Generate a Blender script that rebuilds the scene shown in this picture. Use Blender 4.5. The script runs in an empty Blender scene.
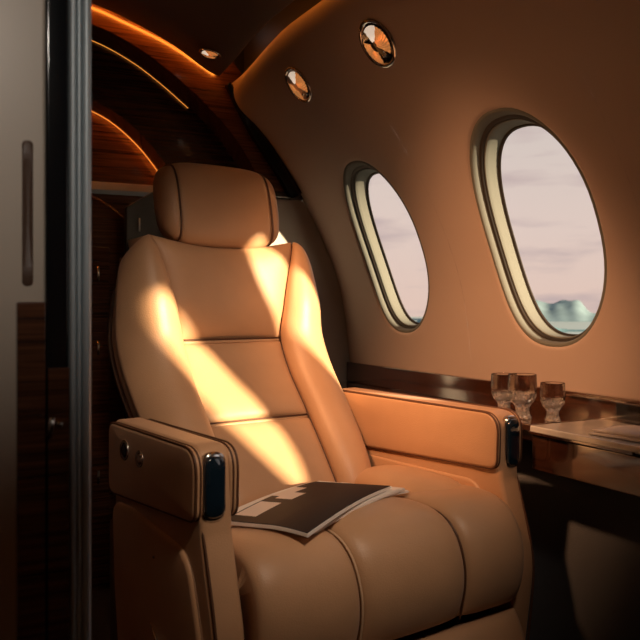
import bpy, math, random
from mathutils import Vector, Matrix
random.seed(7)
PI=math.pi; sin=math.sin; cos=math.cos
H=0.85                      # lens height above the cabin floor
XC=0.35                     # centre line of the cabin
scn=bpy.context.scene
C=scn.collection

# ------------------------------------------------------------------ materials
def mat(name, col, rough=.5, metal=0, spec=.5, bump=0, bscale=300, coat=0, coatr=.1, sheen=0, vary=0, vscale=4, emis=None, estr=0):
    m=bpy.data.materials.new(name); m.use_nodes=True
    nt=m.node_tree; b=nt.nodes['Principled BSDF']
    b.inputs['Base Color'].default_value=(*col,1)
    b.inputs['Roughness'].default_value=rough
    b.inputs['Metallic'].default_value=metal
    b.inputs['Specular IOR Level'].default_value=spec
    b.inputs['Coat Weight'].default_value=coat
    b.inputs['Coat Roughness'].default_value=coatr
    b.inputs['Sheen Weight'].default_value=sheen
    if emis:
        b.inputs['Emission Color'].default_value=(*emis,1); b.inputs['Emission Strength'].default_value=estr
    tc=nt.nodes.new('ShaderNodeTexCoord')
    if bump:
        n=nt.nodes.new('ShaderNodeTexNoise'); n.inputs['Scale'].default_value=bscale; n.inputs['Detail'].default_value=3
        nt.links.new(tc.outputs['Object'],n.inputs['Vector'])
        bp=nt.nodes.new('ShaderNodeBump'); bp.inputs['Strength'].default_value=bump; bp.inputs['Distance'].default_value=.002
        nt.links.new(n.outputs['Fac'],bp.inputs['Height']); nt.links.new(bp.outputs['Normal'],b.inputs['Normal'])
    if vary:
        n=nt.nodes.new('ShaderNodeTexNoise'); n.inputs['Scale'].default_value=vscale; n.inputs['Detail'].default_value=4
        nt.links.new(tc.outputs['Object'],n.inputs['Vector'])
        r=nt.nodes.new('ShaderNodeValToRGB')
        r.color_ramp.elements[0].position=.3; r.color_ramp.elements[1].position=.7
        r.color_ramp.elements[0].color=(*[c*(1-vary) for c in col],1)
        r.color_ramp.elements[1].color=(*[min(1,c*(1+vary)) for c in col],1)
        nt.links.new(n.outputs['Fac'],r.inputs['Fac']); nt.links.new(r.outputs['Color'],b.inputs['Base Color'])
    return m
def wood(name, c0, c1, rough=.25, coat=.6, axis=0, scale=3):
    m=mat(name,c0,rough,coat=coat,coatr=.08); nt=m.node_tree; b=nt.nodes['Principled BSDF']
    tc=nt.nodes.new('ShaderNodeTexCoord'); mp=nt.nodes.new('ShaderNodeMapping')
    s=[26,26,60]; s[axis]=1.4; mp.inputs['Scale'].default_value=s
    n=nt.nodes.new('ShaderNodeTexNoise'); n.inputs['Scale'].default_value=scale; n.inputs['Detail'].default_value=5; n.inputs['Roughness'].default_value=.6
    r=nt.nodes.new('ShaderNodeValToRGB'); r.color_ramp.elements[0].position=.35; r.color_ramp.elements[1].position=.68
    r.color_ramp.elements[0].color=(*c0,1); r.color_ramp.elements[1].color=(*c1,1)
    nt.links.new(tc.outputs['Object'],mp.inputs['Vector']); nt.links.new(mp.outputs['Vector'],n.inputs['Vector'])
    nt.links.new(n.outputs['Fac'],r.inputs['Fac']); nt.links.new(r.outputs['Color'],b.inputs['Base Color'])
    b.inputs['Coat IOR'].default_value=1.5+.5*(coat==1); return m
def emit(name,col,s):
    m=bpy.data.materials.new(name); m.use_nodes=True; nt=m.node_tree; nt.nodes.clear()
    e=nt.nodes.new('ShaderNodeEmission'); e.inputs[0].default_value=(*col,1); e.inputs[1].default_value=s
    o=nt.nodes.new('ShaderNodeOutputMaterial'); nt.links.new(e.outputs[0],o.inputs[0]); return m
LEA=(.54,.318,.178)
M=dict(
 leather=mat('tan_leather',LEA,.42,spec=.45,bump=.25,bscale=420,vary=.06,vscale=9,sheen=.08),
 piping=mat('dark_piping',(.10,.042,.02),.5,bump=.1),
 thread=mat('pale_stitching',(.62,.42,.26),.7),
 shell=mat('seat_shell',(.10,.055,.035),.45,bump=.15),
 black=mat('black_gloss',(.006,.007,.009),.12,spec=.6,coat=.5),
 navy=mat('control_glass',(.006,.016,.028),.06,spec=.7,coat=1,coatr=.03),
 dark=mat('dark_plastic',(.012,.011,.012),.45),
 chrome=mat('chrome',(.75,.74,.72),.14,metal=1),
 steel=mat('brushed_steel',(.60,.68,.72),.36,metal=.35,bump=.05,bscale=60),
 wall=mat('cabin_lining',(.45,.365,.33),.62,spec=.3,bump=.12,bscale=600,vary=.02,vscale=2),
 lower=mat('lower_lining',(.13,.14,.16),.8,spec=.2,bump=.4,bscale=300,vary=.05,vscale=6),
 jamb=mat('pale_jamb',(.38,.36,.34),.6,bump=.1),
 ceil=mat('ceiling_lining',(.17,.125,.11),.8,spec=.08,bump=.1,bscale=400),
 liner=mat('window_liner',(.15,.162,.152),.75,spec=.15,bump=.06,bscale=300),
 gasket=mat('black_gasket',(.02,.017,.015),.6),
 woodx=wood('walnut_along_x',(.035,.012,.006),(.15,.055,.022),axis=0),
 woody=wood('walnut_along_y',(.022,.008,.005),(.085,.030,.014),axis=1,rough=.16,coat=1),
 woodz=wood('walnut_dark',(.02,.009,.006),(.06,.026,.014),axis=0),
 beige=mat('beige_door_panel',(.58,.50,.41),.35,spec=.5,coat=.3,coatr=.25,vary=.04,vscale=2),
 floor=mat('cabin_carpet',(.03,.025,.022),.95,bump=.8,bscale=500,vary=.2,vscale=60),
 paper=mat('page_paper',(.78,.72,.66),.7,vary=.02,vscale=30),
 napkin=mat('white_cloth',(.80,.76,.74),.8,bump=.3,bscale=500),
 stone=mat('pale_stone_top',(.66,.65,.63),.12,spec=.6,coat=.6,vary=.12,vscale=14),
 led=emit('amber_light_strip',(1,.27,.03),7),
 led3=emit('amber_arch_strip',(1,.25,.025),32),
 led4=emit('amber_rear_strip',(1,.25,.03),26),
 led2=emit('amber_light_line',(1,.33,.05),.9),
 lampamber=mat('amber_reflector',(.75,.32,.10),.25,metal=1,emis=(1,.36,.10),estr=.35),
 lampwhite=mat('lit_lens',(.8,.78,.74),.2,emis=(1,.78,.6),estr=.5),
)
# glass for tumblers
def glassmat(name,rough=.0,ior=1.5):
    m=bpy.data.materials.new(name); m.use_nodes=True; b=m.node_tree.nodes['Principled BSDF']
    b.inputs['Base Color'].default_value=(.97,.96,.95,1); b.inputs['Transmission Weight'].default_value=1
    b.inputs['Roughness'].default_value=rough; b.inputs['IOR'].default_value=ior; return m
M['crystal']=glassmat('cut_crystal',.01,1.52)
M['facet']=glassmat('cut_facets',.04,1.6); M['facet'].node_tree.nodes['Principled BSDF'].inputs['Transmission Weight'].default_value=.86
# window pane: clear sheet with a weak mirror film
m=bpy.data.materials.new('window_acrylic'); m.use_nodes=True; nt=m.node_tree; nt.nodes.clear()
t_=nt.nodes.new('ShaderNodeBsdfTransparent'); t_.inputs[0].default_value=(.97,.96,.95,1)
g_=nt.nodes.new('ShaderNodeBsdfGlossy'); g_.inputs[1].default_value=.03
mx=nt.nodes.new('ShaderNodeMixShader'); mx.inputs[0].default_value=.008
o_=nt.nodes.new('ShaderNodeOutputMaterial')
nt.links.new(t_.outputs[0],mx.inputs[1]); nt.links.new(g_.outputs[0],mx.inputs[2]); nt.links.new(mx.outputs[0],o_.inputs[0])
M['pane']=m
# magazine cover: near-black with two pale rectangles printed on it
def cover_mat():
    m=mat('magazine_cover',(.010,.010,.014),.5,spec=.10); nt=m.node_tree; b=nt.nodes['Principled BSDF']
    tc=nt.nodes.new('ShaderNodeTexCoord'); sp=nt.nodes.new('ShaderNodeSeparateXYZ'); nt.links.new(tc.outputs['Object'],sp.inputs[0])
    def rng(out,a,c):
        p=nt.nodes.new('ShaderNodeMath'); p.operation='GREATER_THAN'; nt.links.new(out,p.inputs[0]); p.inputs[1].default_value=a
        q=nt.nodes.new('ShaderNodeMath'); q.operation='LESS_THAN'; nt.links.new(out,q.inputs[0]); q.inputs[1].default_value=c
        r=nt.nodes.new('ShaderNodeMath'); r.operation='MULTIPLY'; nt.links.new(p.outputs[0],r.inputs[0]); nt.links.new(q.outputs[0],r.inputs[1]); return r.outputs[0]
    def rect(x0,x1,y0,y1):
        r=nt.nodes.new('ShaderNodeMath'); r.operation='MULTIPLY'
        nt.links.new(rng(sp.outputs[0],x0,x1),r.inputs[0]); nt.links.new(rng(sp.outputs[1],y0,y1),r.inputs[1]); return r.outputs[0]
    acc=None
    for q in [(-.125,-.045,.035,.078),(-.02,.03,.030,.065),(-.005,.075,.055,.082)]:
        o=rect(*q)
        if acc is None: acc=o
        else:
            a=nt.nodes.new('ShaderNodeMath'); a.operation='MAXIMUM'; nt.links.new(acc,a.inputs[0]); nt.links.new(o,a.inputs[1]); acc=a.outputs[0]
    x=nt.nodes.new('ShaderNodeMix'); x.data_type='RGBA'; nt.links.new(acc,x.inputs[0])
    x.inputs[6].default_value=(.012,.012,.016,1); x.inputs[7].default_value=(.72,.60,.52,1)
    nt.links.new(x.outputs[2],b.inputs['Base Color']); return m
M['cover']=cover_mat()

# ------------------------------------------------------------------ mesh helpers
class MB:
    def __init__(s): s.v=[]; s.f=[]
    def add(s,vs,fs):
        n=len(s.v); s.v+= [tuple(v) for v in vs]; s.f+=[tuple(i+n for i in f) for f in fs]; return s
    def grid(s,P,close_u=False,close_v=False,flip=False):
        nu=len(P); nv=len(P[0]); vs=[p for r in P for p in r]; fs=[]
        for i in range(nu if close_u else nu-1):
            for j in range(nv if close_v else nv-1):
                a=i*nv+j; b=((i+1)%nu)*nv+j; c=((i+1)%nu)*nv+(j+1)%nv; d=i*nv+(j+1)%nv
                fs.append((a,d,c,b) if flip else (a,b,c,d))
        return s.add(vs,fs)
    def box(s,x0,x1,y0,y1,z0,z1):
        v=[(x,y,z) for x in(x0,x1) for y in(y0,y1) for z in(z0,z1)]
        return s.add(v,[(0,1,3,2),(4,6,7,5),(0,4,5,1),(2,3,7,6),(0,2,6,4),(1,5,7,3)])
    def tube(s,pts,r,n=8,closed=False,caps=True):
        pts=[Vector(p) for p in pts]; R=[]; prev=None; L=len(pts)
        for i,p in enumerate(pts):
            a=pts[(i-1)%L] if (closed or i>0) else p; b=pts[(i+1)%L] if (closed or i<L-1) else p
            d=(b-a).normalized()
            if prev is None:
                u=d.orthogonal().normalized()
            else:
                u=(prev-d*prev.dot(d)).normalized()
            prev=u; w=d.cross(u); rr=r[i] if isinstance(r,(list,tuple)) else r
            R.append([p+(u*cos(2*PI*k/n)+w*sin(2*PI*k/n))*rr for k in range(n)])
        base=len(s.v); s.grid(R,close_u=closed,close_v=True)
        if caps and not closed:
            s.f.append(tuple(base+k for k in range(n))); s.f.append(tuple(base+(L-1)*n+k for k in reversed(range(n))))
        return s
    def lathe(s,prof,n=32,M4=None,facet=None):
        R=[]
        for i,(r,z) in enumerate(prof):
            row=[]
            for k in range(n):
                a=2*PI*k/n; rr=r
                if facet: rr=facet(r,z,a,i)
                p=Vector((rr*cos(a),rr*sin(a),z)); row.append(M4@p if M4 else p)
            R.append(row)
        base=len(s.v); s.grid(R,close_v=True)
        s.f.append(tuple(base+k for k in range(n))); s.f.append(tuple(base+(len(prof)-1)*n+k for k in reversed(range(n))))
        return s
    def build(s,name,m,parent=None,smooth=True,bevel=0,sub=0,angle=None,mods=None):
        me=bpy.data.meshes.new(name); me.from_pydata([tuple(v) for v in s.v],[],s.f); me.validate()
        import bmesh
        bm=bmesh.new(); bm.from_mesh(me); bmesh.ops.remove_doubles(bm,verts=bm.verts,dist=1e-5); bmesh.ops.recalc_face_normals(bm,faces=bm.faces); bm.to_mesh(me); bm.free()
        o=bpy.data.objects.new(name,me); C.objects.link(o)
        for mm in (m if isinstance(m,list) else [m]): me.materials.append(mm)
        if smooth: me.shade_smooth() if hasattr(me,'shade_smooth') else me.polygons.foreach_set('use_smooth',[True]*len(me.polygons))
        if bevel:
            b=o.modifiers.new('bevel','BEVEL'); b.width=bevel; b.segments=3; b.limit_method='ANGLE'; b.angle_limit=math.radians(40)
            o.modifiers.new('wn','WEIGHTED_NORMAL')
        if sub:
            b=o.modifiers.new('sub','SUBSURF'); b.levels=sub; b.render_levels=sub
        if parent: o.parent=parent
        return o
def tag(o,label=None,cat=None,group=None,kind=None):
    if label: o['label']=label
    if cat: o['category']=cat
    if group: o['group']=group
    if kind: o['kind']=kind
    return o
def empty(name,loc,rz=0):
    o=bpy.data.objects.new(name,None); C.objects.link(o); o.location=loc; o.rotation_euler=(0,0,rz); o.empty_display_size=.05; return o
def struct(o): o['kind']='structure'; return o
def catmull(P,n):
    P=[Vector(p) for p in P]; Q=[2*P[0]-P[1]]+P+[2*P[-1]-P[-2]]; out=[]
    for i in range(1,len(Q)-2):
        for k in range(n):
            t=k/n; a,b,c,d=Q[i-1:i+3]
            out.append(.5*((2*b)+(c-a)*t+(2*a-5*b+4*c-d)*t*t+(3*b-a-3*c+d)*t**3))
    out.append(P[-1]); return out
def interp(tab,x):
    if x<=tab[0][0]: return tab[0][1]
    for (a,p),(b,q) in zip(tab,tab[1:]):
        if x<=b:
            t=(x-a)/(b-a); return p+(q-p)*t
    return tab[-1][1]
def smooth_interp(tab,x):
    # cubic (catmull) interpolation of a table
    n=len(tab)
    if x<=tab[0][0]: return tab[0][1]
    if x>=tab[-1][0]: return tab[-1][1]
    for i in range(n-1):
        if x<=tab[i+1][0]:
            x0,y0=tab[i]; x1,y1=tab[i+1]; h=x1-x0; t=(x-x0)/h
            m0=(y1-tab[i-1][1])/(x1-tab[i-1][0]) if i>0 else (y1-y0)/h
            m1=(tab[i+2][1]-y0)/(tab[i+2][0]-x0) if i<n-2 else (y1-y0)/h
            return (2*t**3-3*t*t+1)*y0+(t**3-2*t*t+t)*h*m0+(-2*t**3+3*t*t)*y1+(t**3-t*t)*h*m1

# ------------------------------------------------------------------ side walls with windows
PR=[(1.27,-.85),(1.33,-.55),(1.347,-.35),(1.337,-.2),(1.304,.03),(1.239,.2),(1.146,.36),(1.02,.53),(.958,.616),(.926,.662),(.907,.70),(.902,.732),(.914,.757),(.95,.765)]
def sstep(a,b,x):
    t=max(0,min(1,(x-a)/(b-a))); return t*t*(3-2*t)
def dip(y): return -.052*sstep(1.95,2.385,y)
PF=catmull([(x,0,z) for x,z in PR],12)
arc=[0]
for a,b in zip(PF,PF[1:]): arc.append(arc[-1]+(b-a).length)
def prof(s):
    s=max(0,min(arc[-1]-1e-6,s))
    lo,hi=0,len(arc)-1
    while hi-lo>1:
        mid=(lo+hi)//2
        if arc[mid]<=s: lo=mid
        else: hi=mid
    t=(s-arc[lo])/(arc[hi]-arc[lo]); p=PF[lo].lerp(PF[hi],t)
    d0=(PF[min(lo+1,len(PF)-1)]-PF[max(lo-1,0)]).normalized(); d1=(PF[min(lo+2,len(PF)-1)]-PF[lo]).normalized()
    d=d0.lerp(d1,t).normalized()
    return p,Vector((d.z,0,-d.x))   # outward normal
def s_at_z(z):
    for i,p in enumerate(PF):
        if p.z>=z: return arc[i]
def wallpt(y,s,depth=0,mirror=False):
    p,n=prof(s); q=p+Vector((.998,0,-.05))*(depth*.82)
    x=q.x if not mirror else 2*XC-q.x
    return Vector((x,y,H+q.z+dip(y)*sstep(.50,.70,q.z)))
WA,WB=.190,.290           # half width, half height of the opening
SC=s_at_z(.165)+.0
def winloop(yc,k=1.0,dk=0.0,n=72,a=WA,b=WB,off=(0,0)):
    out=[]
    if yc>1.9: a,b=.172,.277
    for i in range(n):
        t=2*PI*i/n; c_,s_=cos(t),sin(t); e=2/2.35
        y=math.copysign(abs(c_)**e,c_)*(a*k-dk); s=math.copysign(abs(s_)**e,s_)*(b*k-dk)
        y*=1-.10*max(0,s/b)**2            # slightly egg shaped: narrower at the crown
        out.append((yc+off[0]+y-.09*s, SC+off[1]+s))
    return out
NW=72
def side_wall(name,mirror,centres,y0,y1):
    mb=MB(); s0,s1=SC-.34,SC+.34
    fl=mirror
    # cell bounds
    cs=sorted(centres); bounds=[]
    for i,yc in enumerate(cs): bounds.append((yc-.29,yc+.29))
    def rect(ya,yb,sa,sb):
        ny=max(1,int((yb-ya)/.06)); ns=max(2,int((sb-sa)/.012))
        mb.grid([[wallpt(ya+(yb-ya)*i/ny,sa+(sb-sa)*j/ns,0,mirror) for j in range(ns+1)] for i in range(ny+1)])
    rect(y0,y1,0,s0); rect(y0,y1,s1,arc[-1])
    edges=[y0]+[e for b in bounds for e in b]+[y1]
    for i in range(0,len(edges),2):
        if edges[i+1]-edges[i]>1e-4: rect(edges[i],edges[i+1],s0,s1)
    for yc,(ya,yb) in zip(cs,bounds):
        inner=winloop(yc)
        outer=[]
        for (y,s) in inner:
            dy,ds=y-yc,s-SC
            k=min((.29/abs(dy)) if abs(dy)>1e-9 else 1e9,(.34/abs(ds)) if abs(ds)>1e-9 else 1e9)
            outer.append((yc+dy*k,SC+ds*k))
        # force the corners of the cell onto real vertices
        for cy in(-.29,.29):
            for c2 in(-.34,.34):
                j=min(range(NW),key=lambda q:(outer[q][0]-yc-cy)**2+(outer[q][1]-SC-c2)**2); outer[j]=(yc+cy,SC+c2)
        rings=[]
        for k in range(13):
            t=k/12
            rings.append([wallpt(i0[0]+(o0[0]-i0[0])*t,i0[1]+(o0[1]-i0[1])*t,0,mirror) for i0,o0 in zip(inner,outer)])
        lip=[]
        for dk,dd in((.009,.012),(.0065,.006),(.003,.0015)):
            lip.append([wallpt(y,s,dd,mirror) for y,s in winloop(yc,1,dk)])
        mb.grid(lip+rings,close_v=True)
    o=mb.build(name,M['wall']); return struct(o)
def window(n,yc,mirror,added_shade=False):
    L=lambda rings,name,m,par: MB().grid([[wallpt(y,s,dd,mirror) for y,s in winloop(yc,1,dk)] for dk,dd in rings],close_v=True).build(name,m,par)
    root=empty('window_%d'%n,wallpt(yc,SC,.06,mirror)); struct(root)
    inv=Matrix.Translation(-root.location)
    def fix(o): o.matrix_parent_inverse=inv; return o
    # narrow pale bezel just inside the opening
    fix(L([(.006,.006),(.010,.004),(.014,.006),(.0185,.018),(.0195,.030)],'bezel',M['liner'],root))
    # dark gasket between bezel and reveal
    fix(L([(.0195,.026),(.0255,.0265),(.0265,.045),(.024,.050)],'gasket',M['gasket'],root))
    # deep pale reveal tapering to the pane
    fix(L([(.0262,.036),(.028,.034),(.030,.037),(.031,.048),(.0325,.065),(.0335,.080)],'window_frame',M['liner'],root))
    # thin dark seal around pane
    fix(L([(.0333,.079),(.0370,.077),(.0385,.084)],'seal',M['gasket'],root))
    g=MB(); lp=winloop(yc,1,.030); cpt=wallpt(yc,SC,.112,mirror)
    rings=[[wallpt(yc+(y-yc)*k,SC+(s-SC)*k,.083,mirror) for y,s in lp] for k in (.02,.25,.5,.75,1)]
    g.grid(rings,close_v=True); b=len(g.v); 
    g.f.append(tuple(range(NW)))
    fix(g.build('pane',M['pane'],root))
    if added_shade:  # unseen closed blind, added to block sun and sky light
        q=MB(); q.grid([[wallpt(yc+(y-yc)*k,SC+(s-SC)*k,.070,mirror) for y,s in lp] for k in (.02,.5,1)],close_v=True); q.f.append(tuple(range(NW))); fix(q.build('added_shade',M['liner'],root))
    return root
RW=[2.005,1.38,.75,.12,-.51,-1.14]
side_wall('wall_right',False,RW,-1.5,2.385)
side_wall('wall_left',True,RW,-1.5,2.385)
for i,y in enumerate(RW): window(i+1,y,False,y<0)
for i,y in enumerate(RW): window(i+7,y,True,True)
# outer skin keeps daylight in the windows only
def skin(name,mirror):
    mb=MB(); 
    # channels between lining and skin are closed by plates round each opening
    for y in RW:
        lp=winloop(y,1,.031); k1=[(yy+(yy-y)*.7,ss+(ss-SC)*.6) for yy,ss in lp]
        mb.grid([[wallpt(a,b,.079,mirror) for a,b in lp],[wallpt(a,b,.079,mirror) for a,b in k1]],close_v=True)
    return struct(mb.build(name,M['dark']))
skin('trim_1',False); skin('trim_2',True)

# ceiling
CP=[(.852,.772),(.850,.79),(.80,.775),(.706,.815),(.583,.856),(.47,.882),(.35,.890)]
CP=[(.856,.759),(.848,.757),(.825,.763),(.795,.777),(.706,.822),(.583,.857),(.47,.880),(.35,.888)]
cp=catmull([(x,0,z) for x,z in CP],6); full=[(p.x,p.z) for p in cp]+[(2*XC-p.x,p.z) for p in reversed(cp[:-1])]
mb=MB(); ys=[-1.5+3.845*i/30 for i in range(31)]
cd=lambda x,y: dip(y)*(.35+.65*sstep(.10,.48,abs(x-XC)))
mb.grid([[(x,y,H+z+cd(x,y)) for x,z in full] for y in ys])
mb.grid([[(x,y,H+z+.02+cd(x,y)) for x,z in full] for y in ys],flip=True)
for q in (0,-1):
    x,z=full[q]; mb.grid([[(x,y,H+z+cd(x,y)),(x,y,H+z+.02+cd(x,y))] for y in ys])
mb.grid([[(x,ys[-1],H+z+cd(x,ys[-1])),(x,ys[-1],H+z+.02+cd(x,ys[-1]))] for x,z in full])
struct(mb.build('ceiling',M['ceil']))
# closing panels above cove
mb=MB(); mb.box(-.45,1.15,-1.5,2.39,H+.92,H+.94)
for sgn in(0,1):
    x=.955 if not sgn else 2*XC-.955
    mb.box(x-.005,x+.015,-1.5,2.39,H+.645,H+.94)
mb.box(.875,1.0,2.386,2.40,H+.64,H+.95); mb.box(-.29,-.165,2.386,2.40,H+.64,H+.95); mb.box(-.20,.90,2.386,2.40,H+.89,H+.95)
struct(mb.build('trim_3',M['dark'],smooth=False))
# ceiling panel seam
mb=MB(); 
def cz(x):
    x=abs(x-XC)+XC; return interp(sorted((p.x,p.z) for p in cp),x)
mb.tube([(x,2.02,H+cz(x)-.0005) for x in [.05+.78*i/20 for i in range(21)]],.0022,6)
struct(mb.build('trim_4',M['dark']))
# amber cove strips
for k,x in enumerate((.870,2*XC-.870)):
    o=MB().tube([(x,-1.45+3.78*i/60,H+.786+dip(-1.45+3.78*i/60)) for i in range(61)],.004,8).build('light_strip',M['led'])
    tag(o,'amber light strip hidden in the cove where ceiling meets '+('the window wall' if k==0 else 'the opposite wall'),'light strip')
# floor
struct(MB().box(-.62,1.32,-1.5,2.7,-.03,0).build('floor',M['floor'],smooth=False))
struct(MB().box(-.62,1.34,-1.54,-1.5,0,H+.93).build('wall_back',M['wall'],smooth=False))
# grey lower lining under the ledge
lp=[(1.315,-.33),(1.27,-.36),(1.235,-.45),(1.22,-.6),(1.215,-.85)]
lpc=catmull([(x,0,z) for x,z in lp],6)
mb=MB(); mb.grid([[(p.x,y,H+p.z) for p in lpc] for y in(-1.45,0,1.0,1.12,1.6,2.37)])
mb.grid([[(p.x+.01,y,H+p.z) for p in lpc] for y in(-1.45,0,1.0,1.12,1.6,2.37)],flip=True)
o=struct(mb.build('baseboard_right',M['lower']))

# ------------------------------------------------------------------ arch bulkhead behind the seat
def ring(name,outer,inner,y0,y1,m,n=40):
    O=catmull([(x,0,z) for x,z in outer],n); I=catmull([(x,0,z) for x,z in inner],n)
    N=80
    def res(P):
        L=[0]
        for a,b in zip(P,P[1:]): L.append(L[-1]+(b-a).length)
        out=[];j=0
        for k in range(N+1):
            d=L[-1]*k/N
            while j<len(L)-2 and L[j+1]<d: j+=1
            out.append(P[j].lerp(P[j+1],(d-L[j])/(L[j+1]-L[j])))
        return out
    O,I=res(O),res(I); rows=[]
    for a,b in zip(O,I):
        r=[]
        for y,src in((y0,'f'),(y1,'b')):
            pass
        rows.append([(a.x,y0,H+a.z),(a.x*.5+b.x*.5,y0,H+a.z*.5+b.z*.5),(b.x,y0,H+b.z),(b.x,y1,H+b.z),(a.x,y1,H+a.z)])
    mb=MB(); mb.grid(rows,close_v=True); base=0
    mb.f.append(tuple(range(5))); e=N*5; mb.f.append(tuple(e+i for i in reversed(range(5))))
    return mb.build(name,m,smooth=False,bevel=.002)
def mir(P): return P+[(2*XC-x,z) for x,z in reversed(P[:-1])]
out_=[(1.168,.36),(1.065,.51),(.99,.64),(.93,.75),(.75,.90),(.35,.93)]
a2=[(1.02,.36),(.975,.45),(.905,.545),(.805,.637),(.709,.708),(.613,.766),(.493,.812),(.35,.828)]
struct(ring('wall_arch',mir(out_),mir(a2),2.385,2.50,M['woodx']))
o3=[(1.17,.30),(1.04,.50),(.95,.68),(.7,.86),(.35,.9)]
a3=[(.80,.30),(.765,.40),(.743,.437),(.675,.518),(.593,.586),(.517,.623),(.43,.645),(.35,.652)]
struct(ring('wall_arch_inner',mir(o3),mir(a3),2.52,2.62,M['woodz']))
struct(MB().box(-.40,1.1,2.66,2.69,0,H+.92).build('wall_rear',M['woodx'],smooth=False))
def strip(name,P,y,r,label,m='led2',x1=None):
    c=catmull([(x,y,H+z) for x,z in P],8); o=MB().tube([tuple(p) for p in c],r,6).build(name,M[m]); tag(o,label,'light strip'); return o
strip('light_strip',mir(a2[3:]),2.512,.0013,'thin amber light line along the upper inner arch edge behind the seat')
strip('light_strip',mir(a3[1:]),2.632,.0016,'thin amber light line on the lowest arch, meeting the headrest')
strip('light_strip',mir([(x+.016,z+.020) for x,z in a3[1:]]),2.642,.003,'amber light strip hidden behind the lowest arch, washing the rear wood wall','led4')
strip('light_strip',mir([(.86,.728),(.817,.750),(.706,.805),(.583,.847),(.47,.879),(.35,.892)]),2.353,.0038,'amber light line along the top of the big arch under the dark ceiling','led3')
# pale lower jamb with dark cap
jp=[(.80,0)]+[(p.x+.012,H+p.z) for p in PF if p.z<.345]+[(1.165,H+.345),(.80,H+.345)]
mb=MB(); mb.add([(x,2.385,z) for x,z in jp]+[(x,2.50,z) for x,z in jp],[tuple(range(len(jp))),tuple(len(jp)+i for i in reversed(range(len(jp))))]+[(i,(i+1)%len(jp),len(jp)+(i+1)%len(jp),len(jp)+i) for i in range(len(jp))])
struct(mb.build('wall_jamb',M['jamb'],smooth=False,bevel=.006))
struct(MB().box(.84,1.20,2.372,2.50,H+.345,H+.366).build('trim_5',M['black'],smooth=False,bevel=.003))
struct(MB().box(-.66,-.10,2.385,2.50,.0,H+.36).build('wall_jamb_left',M['jamb'],smooth=False,bevel=.006))
# black glossy strap along wall edge with a slim steel line
P=catmull([(.898,0,.700),(.955,0,.632),(1.03,0,.54),(1.10,0,.445),(1.15,0,.368)],8)
mb=MB(); rows=[]
for i,p in enumerate(P):
    d=(P[min(i+1,len(P)-1)]-P[max(i-1,0)]).normalized(); nrm=Vector((-d.z,0,d.x)); 
    if nrm.x>0: nrm=-nrm
    w=.020+.030*min(1,i/14)
    rows.append([(q.x,y,H+q.z) for q,y in((p+nrm*.002,2.384),(p+nrm*.002,2.362),(p+nrm*(w*.5),2.352),(p+nrm*w,2.362),(p+nrm*w,2.384))])
mb.grid(rows,close_v=True); mb.f.append((0,1,2,3,4)); e=(len(rows)-1)*5; mb.f.append((e+4,e+3,e+2,e+1,e))
strap=struct(mb.build('trim_6',M['black'],smooth=True,bevel=.002))
mb=MB(); mb.tube([(p.x-.012,2.349,H+p.z-.006) for p in P[3:12]],.003,8); struct(mb.build('trim_7',M['chrome']))

# shelf and cabinet in the rear
tag(MB().box(-.10,.84,2.56,2.655,H+.360,H+.386).build('galley_shelf',M['paper'],smooth=False,bevel=.003),'narrow pale shelf edge under the lit wood arch, left of the headrest','shelf')
t=empty('galley_cabinet',(.33,2.47,0)); tag(t,'dark walnut cabinet with rounded top, left behind the tan seat','cabinet')
rows=[]
for i in range(25):
    u=i/24; x=-.27+.54*u; z=H+.340-.10*max(0,(u-.62)/.38)**2.2
    rows.append([(x,-.05,0),(x,-.05,z-.008),(x,-.042,z),(x,.06,z),(x,.06,0)])
mb=MB(); mb.grid(rows); mb.f.append((0,1,2,3,4)); mb.f.append(tuple(24*5+i for i in(4,3,2,1,0)))
mb.build('body',M['woodx'],t,smooth=False)
for z0,z1 in((.02,.42),(.43,.80),(.81,1.02)):
    d=MB().box(-.26,.20,-.058,-.05,z0,z1).build('door',M['woodx'],t,smooth=False,bevel=.002)
    MB().tube([(.165,-.070,z1-.06),(.165,-.070,z1-.10)],.004,8).build('door_handle',M['chrome'],d)
t=empty('storage_box',(.625,2.36,0)); tag(t,'black upright box with slanted top tucked behind the headrest','box')
mb=MB(); mb.add([(-.06,0,0),(.14,0,0),(.14,.0,H+.37),(.02,0,H+.335),(-.06,0,H+.285),(-.06,.022,0),(.14,.022,0),(.14,.022,H+.37),(.02,.022,H+.335),(-.06,.022,H+.285)],
 [(0,1,2,3,4),(9,8,7,6,5),(0,5,6,1),(1,6,7,2),(2,7,8,3),(3,8,9,4),(4,9,5,0)]); mb.build('body',M['dark'],t,smooth=False,bevel=.004)
MB().tube([(-.02,-.008,H+.255),(-.02,-.008,H+.215)],.0022,8).build('catch',M['steel'],t)

# ------------------------------------------------------------------ window ledge
t=empty('window_ledge',(1.2,1.2,H-.25)); tag(t,'long glossy dark wood ledge running under the windows','ledge')
def loc(mb,o): mb.v=[(x-o.location.x,y-o.location.y,z-o.location.z) for x,y,z in mb.v]; return mb
loc(MB().box(1.145,1.345,1.22,2.375,H-.285,H-.262),t).build('ledge_top',M['woody'],t,smooth=False,bevel=.004)
loc(MB().box(1.118,1.345,-.9,1.25,H-.260,H-.246),t).build('table_top',M['stone'],t,smooth=False,bevel=.003)
loc(MB().box(1.128,1.34,1.256,1.48,H-.261,H-.246),t).build('glass_shelf',M['woody'],t,smooth=False,bevel=.003)
loc(MB().box(1.120,1.335,-.9,1.247,H-.335,H-.263),t).build('front_panel',M['woody'],t,smooth=False,bevel=.004)
loc(MB().box(1.112,1.125,.985,1.252,H-.262,H-.2565),t).build('trim_lip',M['woody'],t,smooth=False,bevel=.001)
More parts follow.
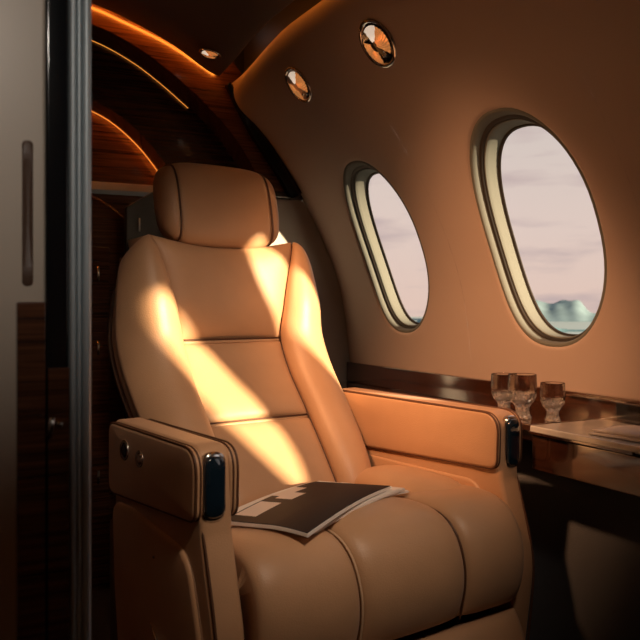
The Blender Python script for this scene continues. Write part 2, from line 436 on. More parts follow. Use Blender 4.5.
bs=loc(MB().box(1.318,1.350,-.9,2.375,H-.262,H-.196),t).build('backsplash',M['woody'],t,smooth=False,bevel=.003)
loc(MB().box(1.309,1.319,1.175,1.345,H-.205,H-.2015),t).build('steel_strip',M['chrome'],t,smooth=False)
loc(MB().box(1.300,1.319,1.02,1.195,H-.238,H-.203),t).build('outlet_box',M['black'],t,smooth=False,bevel=.003)

# folded napkin
t=empty('folded_napkin',(1.20,1.03,H-.2455),.1); tag(t,'folded white cloth napkin lying on the pale table top by the frame edge','napkin')
def slab(w,d,h,z,n=10,m=6,wav=.0):
    mb=MB(); P=[];Q=[]
    for i in range(n+1):
        r=[];q=[]
        for j in range(m+1):
            x=w*(i/n-.5); y=d*(j/m-.5); e=min(1,6*min(i/n,1-i/n,j/m,1-j/m)+.45)
            r.append((x,y,z+h*e+wav*sin(7*i/n+3*j/m)*.5)); q.append((x,y,z))
        P.append(r);Q.append(q)
    mb.grid(P);mb.grid(Q,flip=True)
    nn=n+1;mm=m+1;b=nn*mm
    for i in range(n): mb.f.append((i*mm,(i+1)*mm,b+(i+1)*mm,b+i*mm)); mb.f.append(((i+1)*mm+m,i*mm+m,b+i*mm+m,b+(i+1)*mm+m))
    for j in range(m): mb.f.append((j+1,j,b+j,b+j+1)); mb.f.append((n*mm+j,n*mm+j+1,b+n*mm+j+1,b+n*mm+j))
    return mb
slab(.11,.17,.006,.0008).build('lower_fold',M['napkin'],t); slab(.10,.165,.006,.0068,wav=.002).build('upper_fold',M['napkin'],t)

# cut-crystal tumblers
def tumbler(name,loc_,k,label):
    out=[(.0,0.0),(.0135,0),(.0145,.002),(.0105,.012),(.0120,.019),(.0190,.028),(.0225,.038),(.0228,.050),(.0219,.0690),(.0218,.0698),(.0216,.0701)]
    inn=[(.0214,.0701),(.0212,.0698),(.0211,.069),(.0220,.050),(.0214,.040),(.0165,.031),(.008,.0265),(.0,.026)]
    def fac(r,z,a,i):
        if z<.002 or z>.043 or i>=11: return r
        ph=a*12/2
        amt=.10*(1-abs(z-.024)/.024) if z<.048 else 0
        return r*(1-max(0,amt)*abs(sin(ph+ (z*160))))
    t=empty(name,loc_); tag(t,label,'glass','crystal glasses on the ledge')
    P=[]
    for (a,b),(c_,d) in zip(out,out[1:]):
        for q in range(3): P.append((a+(c_-a)*q/3,b+(d-b)*q/3))
    P.append(out[-1]); no=len(P)
    full=[(r*k,z*k) for r,z in P]+[(r*k,z*k) for r,z in inn]
    mb=MB(); n=48; R=[]
    for i,(r,z) in enumerate(full):
        row=[]
        for q in range(n):
            a=2*PI*q/n; rr=r
            zz=z/k
            if i<no and .002<zz<.044:
                rr=r*(1-.13*(1-abs(zz-.023)/.023)*(.5+.5*cos(8*a+zz*260*(1 if (i%2) else 1)))-.05*(.5+.5*cos(16*a-zz*300)))
            row.append((max(rr,1e-5)*cos(a),max(rr,1e-5)*sin(a),z))
        R.append(row)
    mb.grid(R,close_v=True); bo=mb.build('bowl',[M['crystal'],M['facet']],t)
    for p in bo.data.polygons:
        if .001*k<p.center.z<.040*k and (p.center.x**2+p.center.y**2)**.5>.0095*k: p.material_index=1; p.use_smooth=False
    return t
ZL=H-.2455
tumbler('crystal_glass',(1.199,1.270,ZL),1.15,'short cut-crystal glass nearest the pale table top, rightmost of the three')
tumbler('crystal_glass',(1.168,1.328,ZL),1.36,'tallest cut-crystal glass, standing in the middle of the three')
tumbler('crystal_glass',(1.180,1.402,ZL),1.28,'cut-crystal glass standing closest to the seat, leftmost of the three')

# ------------------------------------------------------------------ reading lights on the wall, downlight in ceiling
def reading_light(y,z,r,label,ceil=False):
    if not ceil:
        s=s_at_z(z); p,n=prof(s); n=-n; pos=Vector((p.x,y,H+p.z))
    else:
        pos=Vector((z,y,H+cz(z)+cd(z,y))); n=Vector((-.22,0,-1)).normalized()
    t=empty('reading_light' if not ceil else 'ceiling_downlight',pos); tag(t,label,'light')
    zax=n; xax=Vector((0,1,0)); xax=(xax-zax*xax.dot(zax)).normalized(); yax=zax.cross(xax)
    t.rotation_euler=Matrix((xax,yax,zax)).transposed().to_euler()
    k=r
    MB().lathe([(k*.80,-.004),(k,-.002),(k*1.02,.002),(k*.98,.005),(k*.90,.006),(k*.84,.003),(k*.82,-.003)],40).build('bezel',M['chrome'],t)
    MB().lathe([(1e-4,.0005),(k*.83,.0005),(k*.83,-.003),(1e-4,-.003)],40).build('base',M['black'],t)
    # pivoting eyeball: amber reflector wedge and bright lens, with dark band across
    def seg(a0,a1,r0,r1,zz,name,m):
        mb=MB(); P=[]
        for i in range(17):
            a=a0+(a1-a0)*i/16
            P.append([(q*cos(a),q*sin(a),zz+ .35*(k*.8-q)*.5+ (.0016 if (i+j)%2 else 0)) for j,q in enumerate([r0+(r1-r0)*h/5 for h in range(6)])])
        mb.grid(P); b=mb.build(name,m,t,smooth=False); sm=b.modifiers.new('s','SOLIDIFY'); sm.thickness=.0015; return b
    seg(math.radians(-20),math.radians(75),k*.30,k*.78,.002,'reflector',M['lampamber'])
    seg(math.radians(130),math.radians(235),k*.10,k*.72,.002,'reflector',M['lampamber'])
    seg(math.radians(238),math.radians(300),k*.15,k*.74,.002,'lens',M['lampwhite'])
    MB().tube([(k*.55*cos(a),k*.55*sin(a),.008) for a in [math.radians(100+8*i) for i in range(4)]],.0035,8).build('knob',M['chrome'],t)
    return t
reading_light(1.590,.600,.060,'round chrome and amber reading light higher on the wall, nearer the large window')
reading_light(2.007,.606,.054,'round chrome and amber reading light on the wall nearer the arch')
reading_light(2.25,.79,.034,'small oval brass-lit downlight in the dark ceiling above the arch',True)

# ------------------------------------------------------------------ the seat
SL=(.729,1.181,0)
seat=empty('passenger_seat',SL,math.radians(8.9)); tag(seat,'tan leather cabin armchair with headrest, facing forward beside the windows','seat')
def cosmap(n,p=1.0):
    return [.5-.5*cos(PI*i/n) for i in range(n+1)]
def pad(S,name,m,parent,nu=24,nv=30,h=.03,back=.02,pu=3.0,pv=3.0,q=2.3,z0=0):
    """soft pad over a base patch S(u,v)->(point); bulges towards the camera side by h, closed behind"""
    U=cosmap(nu);V=cosmap(nv); P=[[Vector(S(u,v)) for v in V] for u in U]
    e=1e-3; F=[];B=[]
    for i,u in enumerate(U):
        f=[];b=[]
        for j,v in enumerate(V):
            u0,u1=max(0,u-e),min(1,u+e); v0,v1=max(0,v-e),min(1,v+e)
            n=(Vector(S(u1,v))-Vector(S(u0,v))).cross(Vector(S(u,v1))-Vector(S(u,v0)))
            n=n.normalized() if n.length>0 else Vector((0,-1,0))
            w=((1-abs(2*u-1)**pu)*(1-abs(2*v-1)**pv)); w=max(0,w)**(1/q)
            f.append(P[i][j]+n*(h*w)); b.append(P[i][j]-n*back)
        F.append(f);B.append(b)
    mb=MB(); mb.grid(F); nb=len(mb.v); mb.grid(B,flip=True)
    mm=nv+1
    for i in range(nu):
        mb.f.append((i*mm,(i+1)*mm,nb+(i+1)*mm,nb+i*mm)); mb.f.append(((i+1)*mm+nv,i*mm+nv,nb+i*mm+nv,nb+(i+1)*mm+nv))
    for j in range(nv):
        mb.f.append((j+1,j,nb+j,nb+j+1)); mb.f.append((nu*mm+j,nu*mm+j+1,nb+nu*mm+j+1,nb+nu*mm+j))
    return mb.build(name,m,parent)
# central profile of backrest: t (rearwards) against z (relative to lens height)
TB=[(-.42,.29),(-.36,.335),(-.25,.425),(-.16,.500),(-.08,.543),(.0,.552),(.06,.560),(.13,.567),(.17,.575)]
HW=[(-.42,.235),(-.36,.243),(-.25,.250),(-.16,.256),(-.08,.256),(.0,.247),(.06,.236),(.10,.229),(.13,.222),(.17,.212)]   # outer half width
CWd=[(-.42,.125),(-.25,.130),(-.08,.132),(.0,.148),(.06,.163),(.13,.180),(.17,.186)]                  # centre half width
tB=lambda z: smooth_interp(TB,z); hw=lambda z: smooth_interp(HW,z); cw=lambda z: smooth_interp(CWd,z)
def topz(s):   # upper edge of the back, dished between the shoulders
    return .138-.030*max(0,1-(s/.15)**2)+0.0
def centre(z0,z1,top=False):
    def S(u,v):
        zt=z1
        s_=(2*u-1)
        zz=z0+(z1-z0)*v
        if top:
            zz=z0+((z1-.022*(1-s_**2))-z0)*v
        w=cw(zz)
        return (s_*w, tB(zz)+.012*(1-s_**2)*(1 if zz>-.1 else 1)-.012, H+zz)
    return S
pad(centre(-.40,-.255),'back_panel',M['leather'],seat,h=.020,back=.05,pu=6,pv=5)
pad(centre(-.249,-.088),'back_panel',M['leather'],seat,h=.020,back=.05,pu=6,pv=6)
pad(centre(-.082,.150,True),'back_panel',M['leather'],seat,h=.030,back=.05,pu=5,pv=3.5)
# seams
def seam(fn,n,name,r,m,par,off=(0,0,0)):
    pts=[fn(i/n) for i in range(n+1)]
    return MB().tube([(p[0]+off[0],p[1]+off[1],p[2]+off[2]) for p in pts],r,6).build(name,m,par)
for zz in(-.252,-.085):
    seam(lambda q:((2*q-1)*(cw(zz)-.004),tB(zz)-.0125,H+zz),16,'seam_cord',.0042,M['leather'],seat)
    for dz in(-.0062,.0062):
        seam(lambda q:((2*q-1)*(cw(zz)-.004),tB(zz)-.0145,H+zz+dz),16,'seam',.0019,M['piping'],seat)
# bolsters
for sg in(-1,1):
    def S(u,v,sg=sg):
        zz=-.41+(.150+.41)*v
        a=cw(min(zz,.17))+.004; b=hw(zz)
        uu=u if sg>0 else 1-u
        x=a+(b-a)*uu
        # rounded shoulder: the outer edge drops towards the top
        zz2=zz-.055*uu**2*max(0,(v-.6)/.4)**1.5
        t=tB(zz)-.012-.030*sin(PI*min(1,uu*1.1))*(1-.75*max(0,(v-.72)/.28))+.055*uu**2
        return (sg*x,t,H+zz2)
    pad(S,'bolster',M['leather'],seat,nu=22,nv=44,h=.036,back=.05,pu=3.0,pv=4.5,q=2.2)
    # double piping lines at inner edge
    for dd in(0,.007):
        pts=[]
        for i in range(41):
            zz=-.39+.53*i/40; pts.append((sg*(cw(zz)+.001+dd),tB(zz)-.016-dd*.6,H+zz))
        MB().tube(pts,.0021,6).build('seam',M['piping'],seat)
    # outer welt on the side of the bolster
    pts=[]
    for i in range(41):
        zz=-.40+.50*i/40; pts.append((sg*(hw(zz)+.0015),tB(zz)+.040,H+zz))
    MB().tube(pts,.003,6).build('welt',M['piping'],seat)
# shell behind
rows=[]
for i in range(31):
    zz=-.45+.555*i/30; w=(hw(zz)+.006)*(1-max(0,(zz-.0)/.13)**2.2*.5); tt=tB(zz)+.045; d=.085-.03*(i/30)
    prof_=[]
    for k in range(25):
        a=PI*k/24; prof_.append((w*cos(a)*(1.0),tt+d*abs(sin(a))**.55,H+zz+ (.0 if i<30 else 0)))
    rows.append(prof_)
mb=MB(); mb.grid(rows,close_v=True); mb.f.append(tuple(range(25))); mb.f.append(tuple(30*25+k for k in reversed(range(25))))
mb.build('back_shell',M['shell'],seat)
# headrest : rounded cushion with end panels
hp=empty('x',(0,0,0)); bpy.data.objects.remove(hp)
HC=(0.0,.600,H+.226)
def headpt(a,b,sx=1,n1=2.6,n2=3.2,off=0):
    ca,sa,cb,sb=cos(a),sin(a),cos(b),sin(b)
    f=lambda c,e: math.copysign(abs(c)**e,c)
    x=f(cb*ca,1) 
    return None
def headsurf(x,phi,grow=0):
    """cross-section at x: rounded rectangle, phi round the x axis"""
    k=abs(x)/.152; k=min(1,k)
    sc=(1-k**5)**(1/3.2) if k<1 else 0
    ht=.100*(.93+.07*(1-k*k)) ; dp=.052
    # round the ends
    e=2/3.0
    cy,sy=cos(phi),sin(phi)
    y=math.copysign(abs(cy)**e,cy)*dp*sc; z=math.copysign(abs(sy)**e,sy)*ht*(sc**.75 if sc>0 else 0)
    y+= .010*(x/.15)**2*-1          # ends wrap forward
    # lean: the top is a little further back
    y+= z*.22
    g=1+grow
    return (HC[0]+x, HC[1]+y*g, HC[2]+z*g)
def headpiece(x0,x1,name,cap0,cap1,nx=20):
    mb=MB(); R=[]
    xs=[x0+(x1-x0)*i/nx for i in range(nx+1)]
    if cap0: xs=[x0+(x1-x0)*(1-cos(PI/2*i/nx)) for i in range(nx+1)]
    if cap1: xs=[x0+(x1-x0)*sin(PI/2*i/nx) for i in range(nx+1)]
    for x in xs:
        # pinch at seams so that each piece is puffed
        pin=0
        if not cap0: pin=max(pin,max(0,1-(x-x0)/.010)**2)
        if not cap1: pin=max(pin,max(0,1-(x1-x)/.010)**2)
        R.append([headsurf(x,2*PI*k/48,-.035*pin) for k in range(48)])
    mb.grid(R,close_v=True); mb.f.append(tuple(range(48))); mb.f.append(tuple(nx*48+k for k in reversed(range(48))))
    return mb.build(name,M['leather'],seat)
hr=headpiece(-.118,.118,'headrest',False,False,28)
for a,b,c0,c1 in((-.152,-.1185,True,False),(.1185,.152,False,True)):
    e_=headpiece(a,b,'end_panel',c0,c1); e_.parent=hr
for x in(-.1183,.1183):
    w_=MB().tube([headsurf(x,2*PI*k/48,-.004) for k in range(48)],.0022,6,closed=True).build('welt',M['piping'],hr)
for x in(-.05,.05):
    MB().tube([(x,.60,H+.05),(x,.612,H+.16)],.006,10).build('post',M['chrome'],seat)

# ---- seat cushion
CPF=[(.38,-.425),(.26,-.412),(.15,-.398),(.06,-.386),(.0,-.390),(-.034,-.414),(-.050,-.455),(-.050,-.50),(-.035,-.56)]
cpf=catmull([(0,t_,z_) for t_,z_ in CPF],8)
def cushpt(v):
    k=v*(len(cpf)-1); i=min(int(k),len(cpf)-2); return cpf[i].lerp(cpf[i+1],k-i)
def cush(s0f,s1f,name,h,extra=0,pu=3.5):
    def S(u,v):
        p=cushpt(1-v)
        a=s0f(1-v);b=s1f(1-v); s_=a+(b-a)*u
        zz=p.z+extra*(1-min(1,abs((1-v)-.30)/.30))*0
        lift=0
        return (s_,p.y+lift,H+zz)
    return pad(S,name,M['leather'],seat,nu=20,nv=48,h=h,back=.07,pu=pu,pv=9,q=2.4)
L0=lambda v:-.288; L1=lambda v:-.122+.03*v; R0=lambda v:.120+.02*v; R1=lambda v:.292
cush(L0,lambda v:L1(v)-.001,'cushion_panel',.022)
cush(lambda v:L1(v)+.001,lambda v:R0(v)-.001,'cushion_panel',.030)
cush(lambda v:R0(v)+.001,R1,'cushion_panel',.030)
for fn,sd in((L1,1),(R0,-1)):
    pts=[]
    for i in range(49):
        v=i/48; p=cushpt(v); 
        q=cushpt(min(1,v+.01)); d=(q-p); 
        if i==48: d=p-cushpt(.98)
        d.normalize(); n=Vector((0,d.z,-d.y)); 
        if n.z<0 and v<.5: n=-n
        if n.y>0 and v>=.5: n=-n
        pts.append((fn(v),p.y+n.y*.010,H+p.z+n.z*.010))
    MB().tube(pts,.0022,6).build('seam',M['thread'] if fn is L1 else M['piping'],seat)
# piping along the left front corner
pts=[]
for i in range(20,49):
    v=i/48; p=cushpt(v); pts.append((-.274,p.y-.012,H+p.z+.010*(1-v)))
MB().tube(pts,.0022,6).build('seam',M['piping'],seat)
# raised side bolster, right rear of the cushion
def blob(cx,cy,cz_,rx,ry,rz,name,rot=0,n=2.5):
    mb=MB(); R=[]
    for i in range(25):
        a=-PI/2+PI*i/24; row=[]
        for k in range(40):
            b=2*PI*k/40; e=2/n
            f=lambda c:math.copysign(abs(c)**e,c)
            x=rx*f(cos(a))*f(cos(b)); y=ry*f(cos(a))*f(sin(b)); z=rz*f(sin(a))
            x,y=x*cos(rot)-y*sin(rot),x*sin(rot)+y*cos(rot); row.append((cx+x,cy+y,cz_+z))
        R.append(row)
    mb.grid(R,close_v=True); return mb.build(name,M['leather'],seat)
blob(.212,.165,H-.400,.078,.16,.060,'side_bolster')
# leg rest pad under the cushion and plinth
def S(u,v):
    t=-.045-.03*sin(PI*v)-.0*u; return (-.285+.57*u,t,.05+(H-.575-.05)*v)
pad(S,'leg_rest',M['leather'],seat,h=.03,back=.05,pu=8,pv=4)
MB().box(-.30,.30,.02,.50,.015,H-.43).build('seat_frame',M['shell'],seat,smooth=False,bevel=.01)
MB().box(-.20,.20,.05,.45,0,.05).build('base_plinth',M['dark'],seat,smooth=False,bevel=.005)

# ---- armrests
def prism_pad(outline,s_in,s_out,rnd,name,m,parent,n_r=5):
    """extrude a (t,z) outline between s_in and s_out with rounded edges"""
    O=[Vector((0,t,z)) for t,z in outline]; N=len(O)
    # inset directions
    nr=[]
    area=sum(O[i].y*O[(i+1)%N].z-O[(i+1)%N].y*O[i].z for i in range(N))
    for i in range(N):
        d=(O[(i+1)%N]-O[i-1]).normalized(); q=Vector((0,-d.z,d.y)); 
        if area<0: q=-q
        nr.append(q)
    rows=[]
    sg=1 if s_out>s_in else -1
    for k in range(n_r+1):
        a=PI/2*k/n_r; rows.append([(s_in+sg*rnd*(1-sin(a)),)+tuple((O[i]+nr[i]*rnd*(1-cos(a)))[1:]) for i in range(N)] if False else
            [(s_in+sg*rnd*(1-sin(PI/2*(k/n_r))), (O[i]+nr[i]*rnd*(1-cos(PI/2*(1-k/n_r)))).y,(O[i]+nr[i]*rnd*(1-cos(PI/2*(1-k/n_r)))).z) for i in range(N)])
    # simple rounded edge: param from face inset to full outline
    rows=[]
    for k in range(n_r+1):
        a=PI/2*k/n_r; ins=rnd*(1-sin(a)); dep=rnd*(1-cos(a))
        rows.append([(s_in+sg*dep,(O[i]+nr[i]*ins).y,(O[i]+nr[i]*ins).z) for i in range(N)])
    for k in range(n_r,-1,-1):
        a=PI/2*k/n_r; ins=rnd*(1-sin(a)); dep=rnd*(1-cos(a))
        rows.append([(s_out-sg*dep,(O[i]+nr[i]*ins).y,(O[i]+nr[i]*ins).z) for i in range(N)])
    # centre rings for slightly domed faces
    cy=sum(o.y for o in O)/N; cz2=sum(o.z for o in O)/N
    def dome(row,s,amt):
        out=[]
        for f,g in((.02,1),(.4,.93),(.75,.6)):
            out.append([(s+amt*g,cy+(y-cy)*f,cz2+(z-cz2)*f) for _,y,z in row])
        return out
    a0=dome(rows[0],s_in,-sg*rnd*.45); a1=dome(rows[-1],s_out,sg*rnd*.45)
    allr=a0+rows+a1[::-1]
    mb=MB(); mb.grid(allr,close_v=True); mb.f.append(tuple(range(N))); e=(len(allr)-1)*N; mb.f.append(tuple(e+i for i in reversed(range(N))))
    return mb.build(name,m,parent)
def rounded_poly(P,R,n=8):
    out=[];N=len(P)
    for i in range(N):
        p=Vector(P[i]);a=Vector(P[i-1]);b=Vector(P[(i+1)%N]); r=R[i] if isinstance(R,(list,tuple)) else R
        da=(a-p).normalized();db=(b-p).normalized(); ang=da.angle(db); t=min(r/math.tan(ang/2),.48*(a-p).length,.48*(b-p).length)
        p0=p+da*t;p1=p+db*t
        for k in range(n+1):
            q=k/n; out.append(tuple(p0*(1-q)**2+p*2*q*(1-q)+p1*q*q))
    return out
def densify(P,d=.012):
    out=[];N=len(P)
    for i in range(N):
        a=Vector(P[i]);b=Vector(P[(i+1)%N]); k=max(1,int((b-a).length/d))
        for q in range(k): out.append(tuple(a.lerp(b,q/k)))
    return out
for sg in(-1,1):
    tend=.318 if sg<0 else .50
    s_in,s_out=(.298*sg,.352*sg)
    ta=.018
    # main upright slab: arm core and side
    core=rounded_poly([(-.012,H-.212),(tend+.01,H-.208),(tend-.005,H-.45),(tend-.06,.04),(-.02,.04),(-.062,H-.50),(-.020,H-.345)],[.035,.02,.05,.02,.02,.2,.08])
    core=densify(core)
    arm=prism_pad(core,s_in,s_out,.010,'armrest',M['leather'],seat); 
    if sg<0: arm['label']='armrest nearest the aisle'
    else: arm['label']='armrest beside the window wall'
    arm.location=(-.004*sg*0,ta,0)
    # upper pad, outside and inside faces
    up=densify(rounded_poly([(-.020,H-.214),(tend,H-.212),(tend,H-.338),(-.016,H-.322)],[.040,.022,.022,.022]),.008)
    for face in(0,1):
        b0=s_out-sg*.006 if face==0 else s_in+sg*.006
        b1=s_out+sg*.012 if face==0 else s_in-sg*.011
        pd=prism_pad(up,b0,b1,.006,'arm_pad',M['leather'],arm)
        lp_=[(b1-(.0035*sg if face==0 else -.0035*sg),t_,z_) for t_,z_ in up]
        MB().tube(lp_,.0022,6,closed=True).build('welt',M['piping'],arm)
        lp2=[(b1-(.011*sg if face==0 else -.011*sg),t_,z_) for t_,z_ in up]
        MB().tube(lp2,.0018,6,closed=True).build('welt',M['piping'],arm)
    # lower side pads
    lo=densify(rounded_poly([(.012,H-.372),(tend-.09,H-.348),(tend-.01,H-.352),(tend-.02,H-.50),(tend-.06,.10),(.0,.10),(-.030,H-.50)],[.07,.05,.03,.1,.03,.03,.1]),.010)
    prism_pad(lo,s_out-sg*.004,s_out+sg*.010,.008,'side_panel',M['leather'],arm)
    li=densify(rounded_poly([(.030,H-.352),(tend-.12,H-.352),(tend-.03,H-.40),(tend-.04,H-.50),(.0,H-.50)],[.05,.05,.05,.03,.03]),.010)
    prism_pad(li,s_in+sg*.004,s_in-sg*.007,.006,'inner_panel',M['leather'],arm)
    # front edge welt
    pts=catmull([(s_out-sg*.004,-.014,H-.335),(s_out-sg*.004,-.028,H-.38),(s_out-sg*.004,-.050,H-.46),(s_out-sg*.004,-.058,H-.53),(s_out-sg*.004,-.040,H-.70)],6)
    MB().tube(pts,.0024,6).build('welt',M['piping'],arm)
    # glossy oval control insert on the nose of the arm
    oc=rounded_poly([(-.019,-.052),(.019,-.052),(.019,.052),(-.019,.052)],.019,8)
    for nm,mm,k,t0,t1 in(('control_bezel',M['chrome'],1.0,-.010,-.0215),('control_panel',M['navy'],.88,-.015,-.0250)):
        rr=[]
        sc_=(s_in+s_out)/2+sg*.006
        for tt,kk in((t0,k),(t1+.002,k),(t1,k*.93),(t1-.001,k*.5),(t1-.0013,.02)):
            rr.append([(sc_+x*kk,tt-.0*z,H-.272+z*kk) for x,z in oc])
        mb=MB(); mb.grid(rr,close_v=True); mb.f.append(tuple(range(len(oc)))); mb.build(nm,mm,arm)
    if sg<0:
        for (t_,z_,r_) in((.235,-.251,.0165),(.172,-.256,.0135)):
            MX=Matrix.Translation((s_out-.012,t_,H+z_))@Matrix.Rotation(-PI/2,4,'Y')
            b_=MB().lathe([(r_*.75,-.004),(r_*1.05,0),(r_*1.08,.003),(r_*.95,.005),(r_*.8,.0035)],24,MX).build('button',M['chrome'],arm)
            MB().lathe([(1e-4,.0065),(r_*.5,.006),(r_*.78,.0035),(r_*.78,-.003)],24,MX).build('button_cap',M['black'] if t_>.2 else M['chrome'],b_)
        MX=Matrix.Translation((s_out-.012,.120,H-.405))@Matrix.Rotation(-PI/2,4,'Y')
        MB().lathe([(1e-4,.003),(.002,.002),(.0028,0)],12,MX).build('screw',M['chrome'],arm)
        MB().tube([(s_out-.016,.125,H-.513),(s_out-.016,.085,H-.545)],.0018,6).build('release_lever',M['chrome'],arm)

# ------------------------------------------------------------------ magazines on the seat
def w_of(s,t,z):
    a=math.radians(8.9); return (SL[0]+s*cos(a)-t*sin(a), SL[1]+s*sin(a)+t*cos(a), H+z)
def magazine(name,w,d,th,loc_,rz,label,bend,cover,pitch=0,roll=0):
    t=empty(name,loc_); t.rotation_euler=(pitch,roll,rz); tag(t,label,'magazine')
    def Z(x,y): return bend(x/w,y/d)
    def sheet(z0,z1,k,dx=0,dy=0):
        nx,ny=24,16; mb=MB(); P=[];Q=[]
        for i in range(nx+1):
            P.append([]);Q.append([])
            for j in range(ny+1):
                x=w*k*(i/nx-.5)+dx;y=d*k*(j/ny-.5)+dy; P[-1].append((x,y,Z(x,y)+z1));Q[-1].append((x,y,Z(x,y)+z0))
        mb.grid(P);mb.grid(Q,flip=True); mm=ny+1; b=(nx+1)*mm
        for i in range(nx): mb.f.append((i*mm,(i+1)*mm,b+(i+1)*mm,b+i*mm)); mb.f.append(((i+1)*mm+ny,i*mm+ny,b+i*mm+ny,b+(i+1)*mm+ny))
        for j in range(ny): mb.f.append((j+1,j,b+j,b+j+1)); mb.f.append((nx*mm+j,nx*mm+j+1,b+nx*mm+j+1,b+nx*mm+j))
        return mb
    sheet(0,th,1,.0,.0).build('pages',M['paper'],t,smooth=False)
    sheet(th,th+.0012,.985,-.001,0).build('cover',cover,t,smooth=False)
    return t
bd=lambda x,y:.010*math.sin(2.6*(x+.5))-.032*max(0,-y-.1)**1.5*(.5-x)
magazine('magazine',.300,.200,.0045,w_of(-.045,.133,-.368),math.radians(8.9+19),'pale-paged open magazine peeking out directly beneath the black-covered one',bd,M['paper'],-.06,0)
magazine('magazine',.310,.165,.0055,w_of(-.080,.100,-.3595),math.radians(8.9+24),'black-covered magazine with pale printed blocks on top of the seat cushion',bd,M['cover'],-.06,0)

magazine('magazine',.235,.170,.0030,w_of(.010,.150,-.3725),math.radians(8.9+11),'loose pale pages fanned out at the window side, lowest of the papers',bd,M['paper'],-.06,0)
# ------------------------------------------------------------------ near divider door on the left
t=empty('door_1',(.05,.82,0)); struct(t)
def L2(mb): return loc(mb,t)
L2(MB().box(-.62,.118,.82,.850,0,H+.86)).build('door_panel',M['beige'],t,smooth=False,bevel=.003)
L2(MB().box(.117,.1390,.812,.855,0,H+.86)).build('door_edge',M['black'],t,smooth=False,bevel=.003)
L2(MB().box(.0905,.1165,.806,.8205,0,H+.002)).build('lower_rail',M['woodx'],t,smooth=False,bevel=.002)
L2(MB().box(.1185,.1388,.806,.813,0,H-.062)).build('wood_inlay',M['woodx'],t,smooth=False,bevel=.001)
mb=MB(); oc=rounded_poly([(-.0035,-.048),(.0035,-.048),(.0035,.048),(-.0035,.048)],.0035,6)
mb.grid([[(.1015+x*k,y,H+.088+z*k) for x,z in oc] for k,y in((1.5,.8205),(1.4,.8185),(1.1,.8182),(1,.8195),(.02,.8197))],close_v=True)
L2(mb).build('pull_slot',M['shell'],t)
la=L2(MB().tube([(.1195,.806,H-.128),(.1195,.797,H-.120),(.1205,.795,H-.108)],.0028,10)).build('latch',M['chrome'],t)
L2(MB().tube([(.1260,.806,H-.116),(.1300,.800,H-.116)],.0022,10)).build('latch_pin',M['chrome'],la)
# fluted metal post
pf=[(.1392,.855),(.1392,.820)]
for c0,r_ in((.1430,.0032),(.1492,.0022),(.1562,.0040)):
    for k in range(9):
        a=PI-PI*k/8; pf.append((c0+r_*cos(a),.815-r_*sin(a)*1.5))
    pf.append((c0+r_+.0004,.822))
pf+=[(.1622,.820),(.1622,.855)]
mb=MB(); mb.grid([[(x,y,z) for x,y in pf] for z in(0,H*.5,H,H+.4,H+.86)],close_v=True)
o=struct(mb.build('trim_8',M['steel'],smooth=False,bevel=0)); 
# lintel so that the divider closes to the ceiling on the left
# ------------------------------------------------------------------ outside: sea and hills
def hills(name,dist,y_lo,pk,col,label,seedv,top):
    random.seed(seedv); mb=MB(); R=[]
    n=1000; ph=[random.uniform(0,6.28) for _ in range(8)]
    for j in range(9):
        row=[]
        for i in range(n+1):
            a=math.radians(17.3+65*i/n)      # azimuth from +Y towards +X
            q=i/n*34
            hgt=sum(sin(q*f+ph[k])/f**.8 for k,f in enumerate((.5,.9,1.7,2.9,5.1,8.3)))*.22+.55
            hgt=max(.04,hgt)**1.3
            k=j/8; prof_=sin(PI*k)**1.2
            d=dist*(1+.16*(k-.5))
            z=-300+top*hgt*prof_*(1+.05*sin(i*.35+j*2.1))-2
            row.append((d*sin(a),d*cos(a),z+H))
        R.append(row)
    mb.grid(R); m=mat(name+'_hazy_rock',col,.95,spec=0,vary=.15,vscale=.004)  # bluish base colour carries the distance haze, no real haze between
    return tag(mb.build(name,m,smooth=True),label,'hills')
hills('mountain_range',15500,0,0,(.15,.23,.28),'pale blue-grey mountain range on the far shore outside the windows',3,400)
hills('coastal_hill',9500,0,0,(.13,.24,.29),'darker blue-green line of low hills in front of the mountains, outside the windows',12,120)
mb=MB(); n=96; mb.grid([[(r*sin(2*PI*i/n),r*cos(2*PI*i/n),-300.) for i in range(n)] for r in(20,2000,8000,19000)],close_v=True)
mb.f.append(tuple(range(n)))
o=mb.build('sea',mat('sea_water',(.30,.40,.43),.5,spec=.5)); o['kind']='structure'

# ------------------------------------------------------------------ world sky
w=bpy.data.worlds.new('dusk'); scn.world=w; w.use_nodes=True; nt=w.node_tree; nt.nodes.clear()
tc=nt.nodes.new('ShaderNodeTexCoord'); sp=nt.nodes.new('ShaderNodeSeparateXYZ'); nt.links.new(tc.outputs['Generated'],sp.inputs[0])
rp=nt.nodes.new('ShaderNodeValToRGB'); nt.links.new(sp.outputs[2],rp.inputs[0])
cr=rp.color_ramp; cr.elements[0].position=0; cr.elements[0].color=(.78,.58,.50,1)
cr.elements[1].position=.30; cr.elements[1].color=(.62,.58,.55,1)
e=cr.elements.new(.09); e.color=(.76,.61,.55,1); e=cr.elements.new(.9); e.color=(.26,.27,.30,1)
mp=nt.nodes.new('ShaderNodeMapping'); mp.inputs['Scale'].default_value=(5,5,26); nt.links.new(tc.outputs['Generated'],mp.inputs[0])
nz=nt.nodes.new('ShaderNodeTexNoise'); nz.inputs['Scale'].default_value=1.5; nz.inputs['Detail'].default_value=7; nt.links.new(mp.outputs[0],nz.inputs[0])
r2=nt.nodes.new('ShaderNodeValToRGB'); r2.color_ramp.elements[0].position=.50; r2.color_ramp.elements[0].color=(0,0,0,1); r2.color_ramp.elements[1].position=.72; r2.color_ramp.elements[1].color=(1,1,1,1)
nt.links.new(nz.outputs['Fac'],r2.inputs[0])
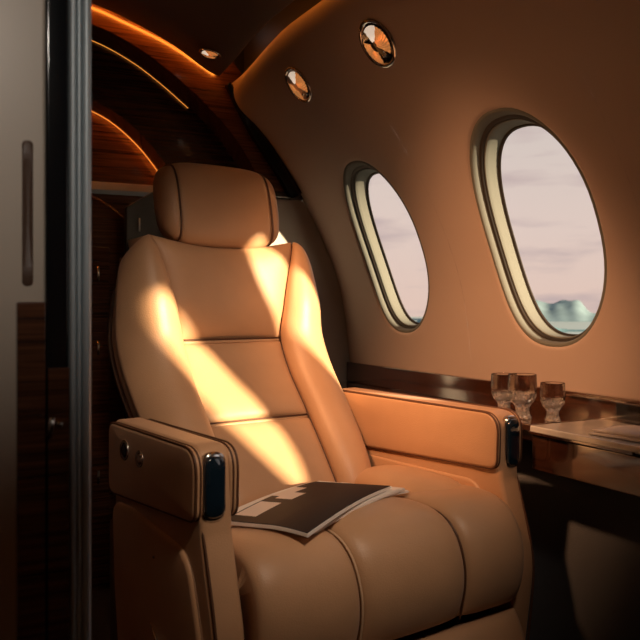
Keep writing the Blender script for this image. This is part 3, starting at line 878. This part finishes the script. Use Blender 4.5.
mx=nt.nodes.new('ShaderNodeMix'); mx.data_type='RGBA'; nt.links.new(r2.outputs[0],mx.inputs[0]); nt.links.new(rp.outputs[0],mx.inputs[6]); mx.inputs[7].default_value=(.56,.44,.43,1)
bg=nt.nodes.new('ShaderNodeBackground'); bg.inputs[1].default_value=1.0; nt.links.new(mx.outputs[2],bg.inputs[0])
ow=nt.nodes.new('ShaderNodeOutputWorld'); nt.links.new(bg.outputs[0],ow.inputs[0])

# ------------------------------------------------------------------ lights
def sun(d,col,s,ang):
    l=bpy.data.lights.new('sun','SUN'); l.color=col; l.energy=s; l.angle=math.radians(ang)
    o=bpy.data.objects.new('sun',l); C.objects.link(o); o.rotation_euler=Vector(d).to_track_quat('-Z','Y').to_euler(); o.location=(4,-4,3); return o
sun((-.418,.88,-.205),(1,.73,.44),17,1.5)
def spot(loc_,tgt,col,e,size,blend,r=.03):
    l=bpy.data.lights.new('fill_spot','SPOT'); l.color=col; l.energy=e; l.spot_size=math.radians(size); l.spot_blend=blend; l.shadow_soft_size=r
    o=bpy.data.objects.new('fill_spot',l); C.objects.link(o); o.location=loc_; o.rotation_euler=(Vector(tgt)-Vector(loc_)).to_track_quat('-Z','Y').to_euler(); return o
spot((.10,1.05,H+.80),(1.28,1.60,H-.20),(1,.46,.20),118,43,1,.05)  # added fill without a fixture, warms window wall and inner armrest
spot((.54,.25,H+.83),(.64,1.38,H-.17),(1,.76,.56),50,47,1,.08)  # added fill from above for cushion and backrest, no fixture modelled
spot((-.02,-.60,H+.70),(.03,.82,H+.20),(1,.88,.76),20,26,1,.05)  # unseen fill added to brighten the near door panel and post

# ------------------------------------------------------------------ camera
cam=bpy.data.cameras.new('camera'); co=bpy.data.objects.new('camera',cam); C.objects.link(co)
cam.sensor_width=36; cam.lens=45; cam.shift_y=-16/640
co.location=(0,0,H); co.rotation_euler=(PI/2,0,-math.atan(410/800))
cam.clip_start=.02; cam.clip_end=60000
cam.dof.use_dof=True; cam.dof.focus_distance=1.75; cam.dof.aperture_fstop=10
scn.camera=co
vs=scn.view_settings; scn.display_settings.display_device='sRGB'; vs.view_transform='Standard'; vs.look='None'; vs.gamma=1; vs.use_curve_mapping=False; vs.exposure=0
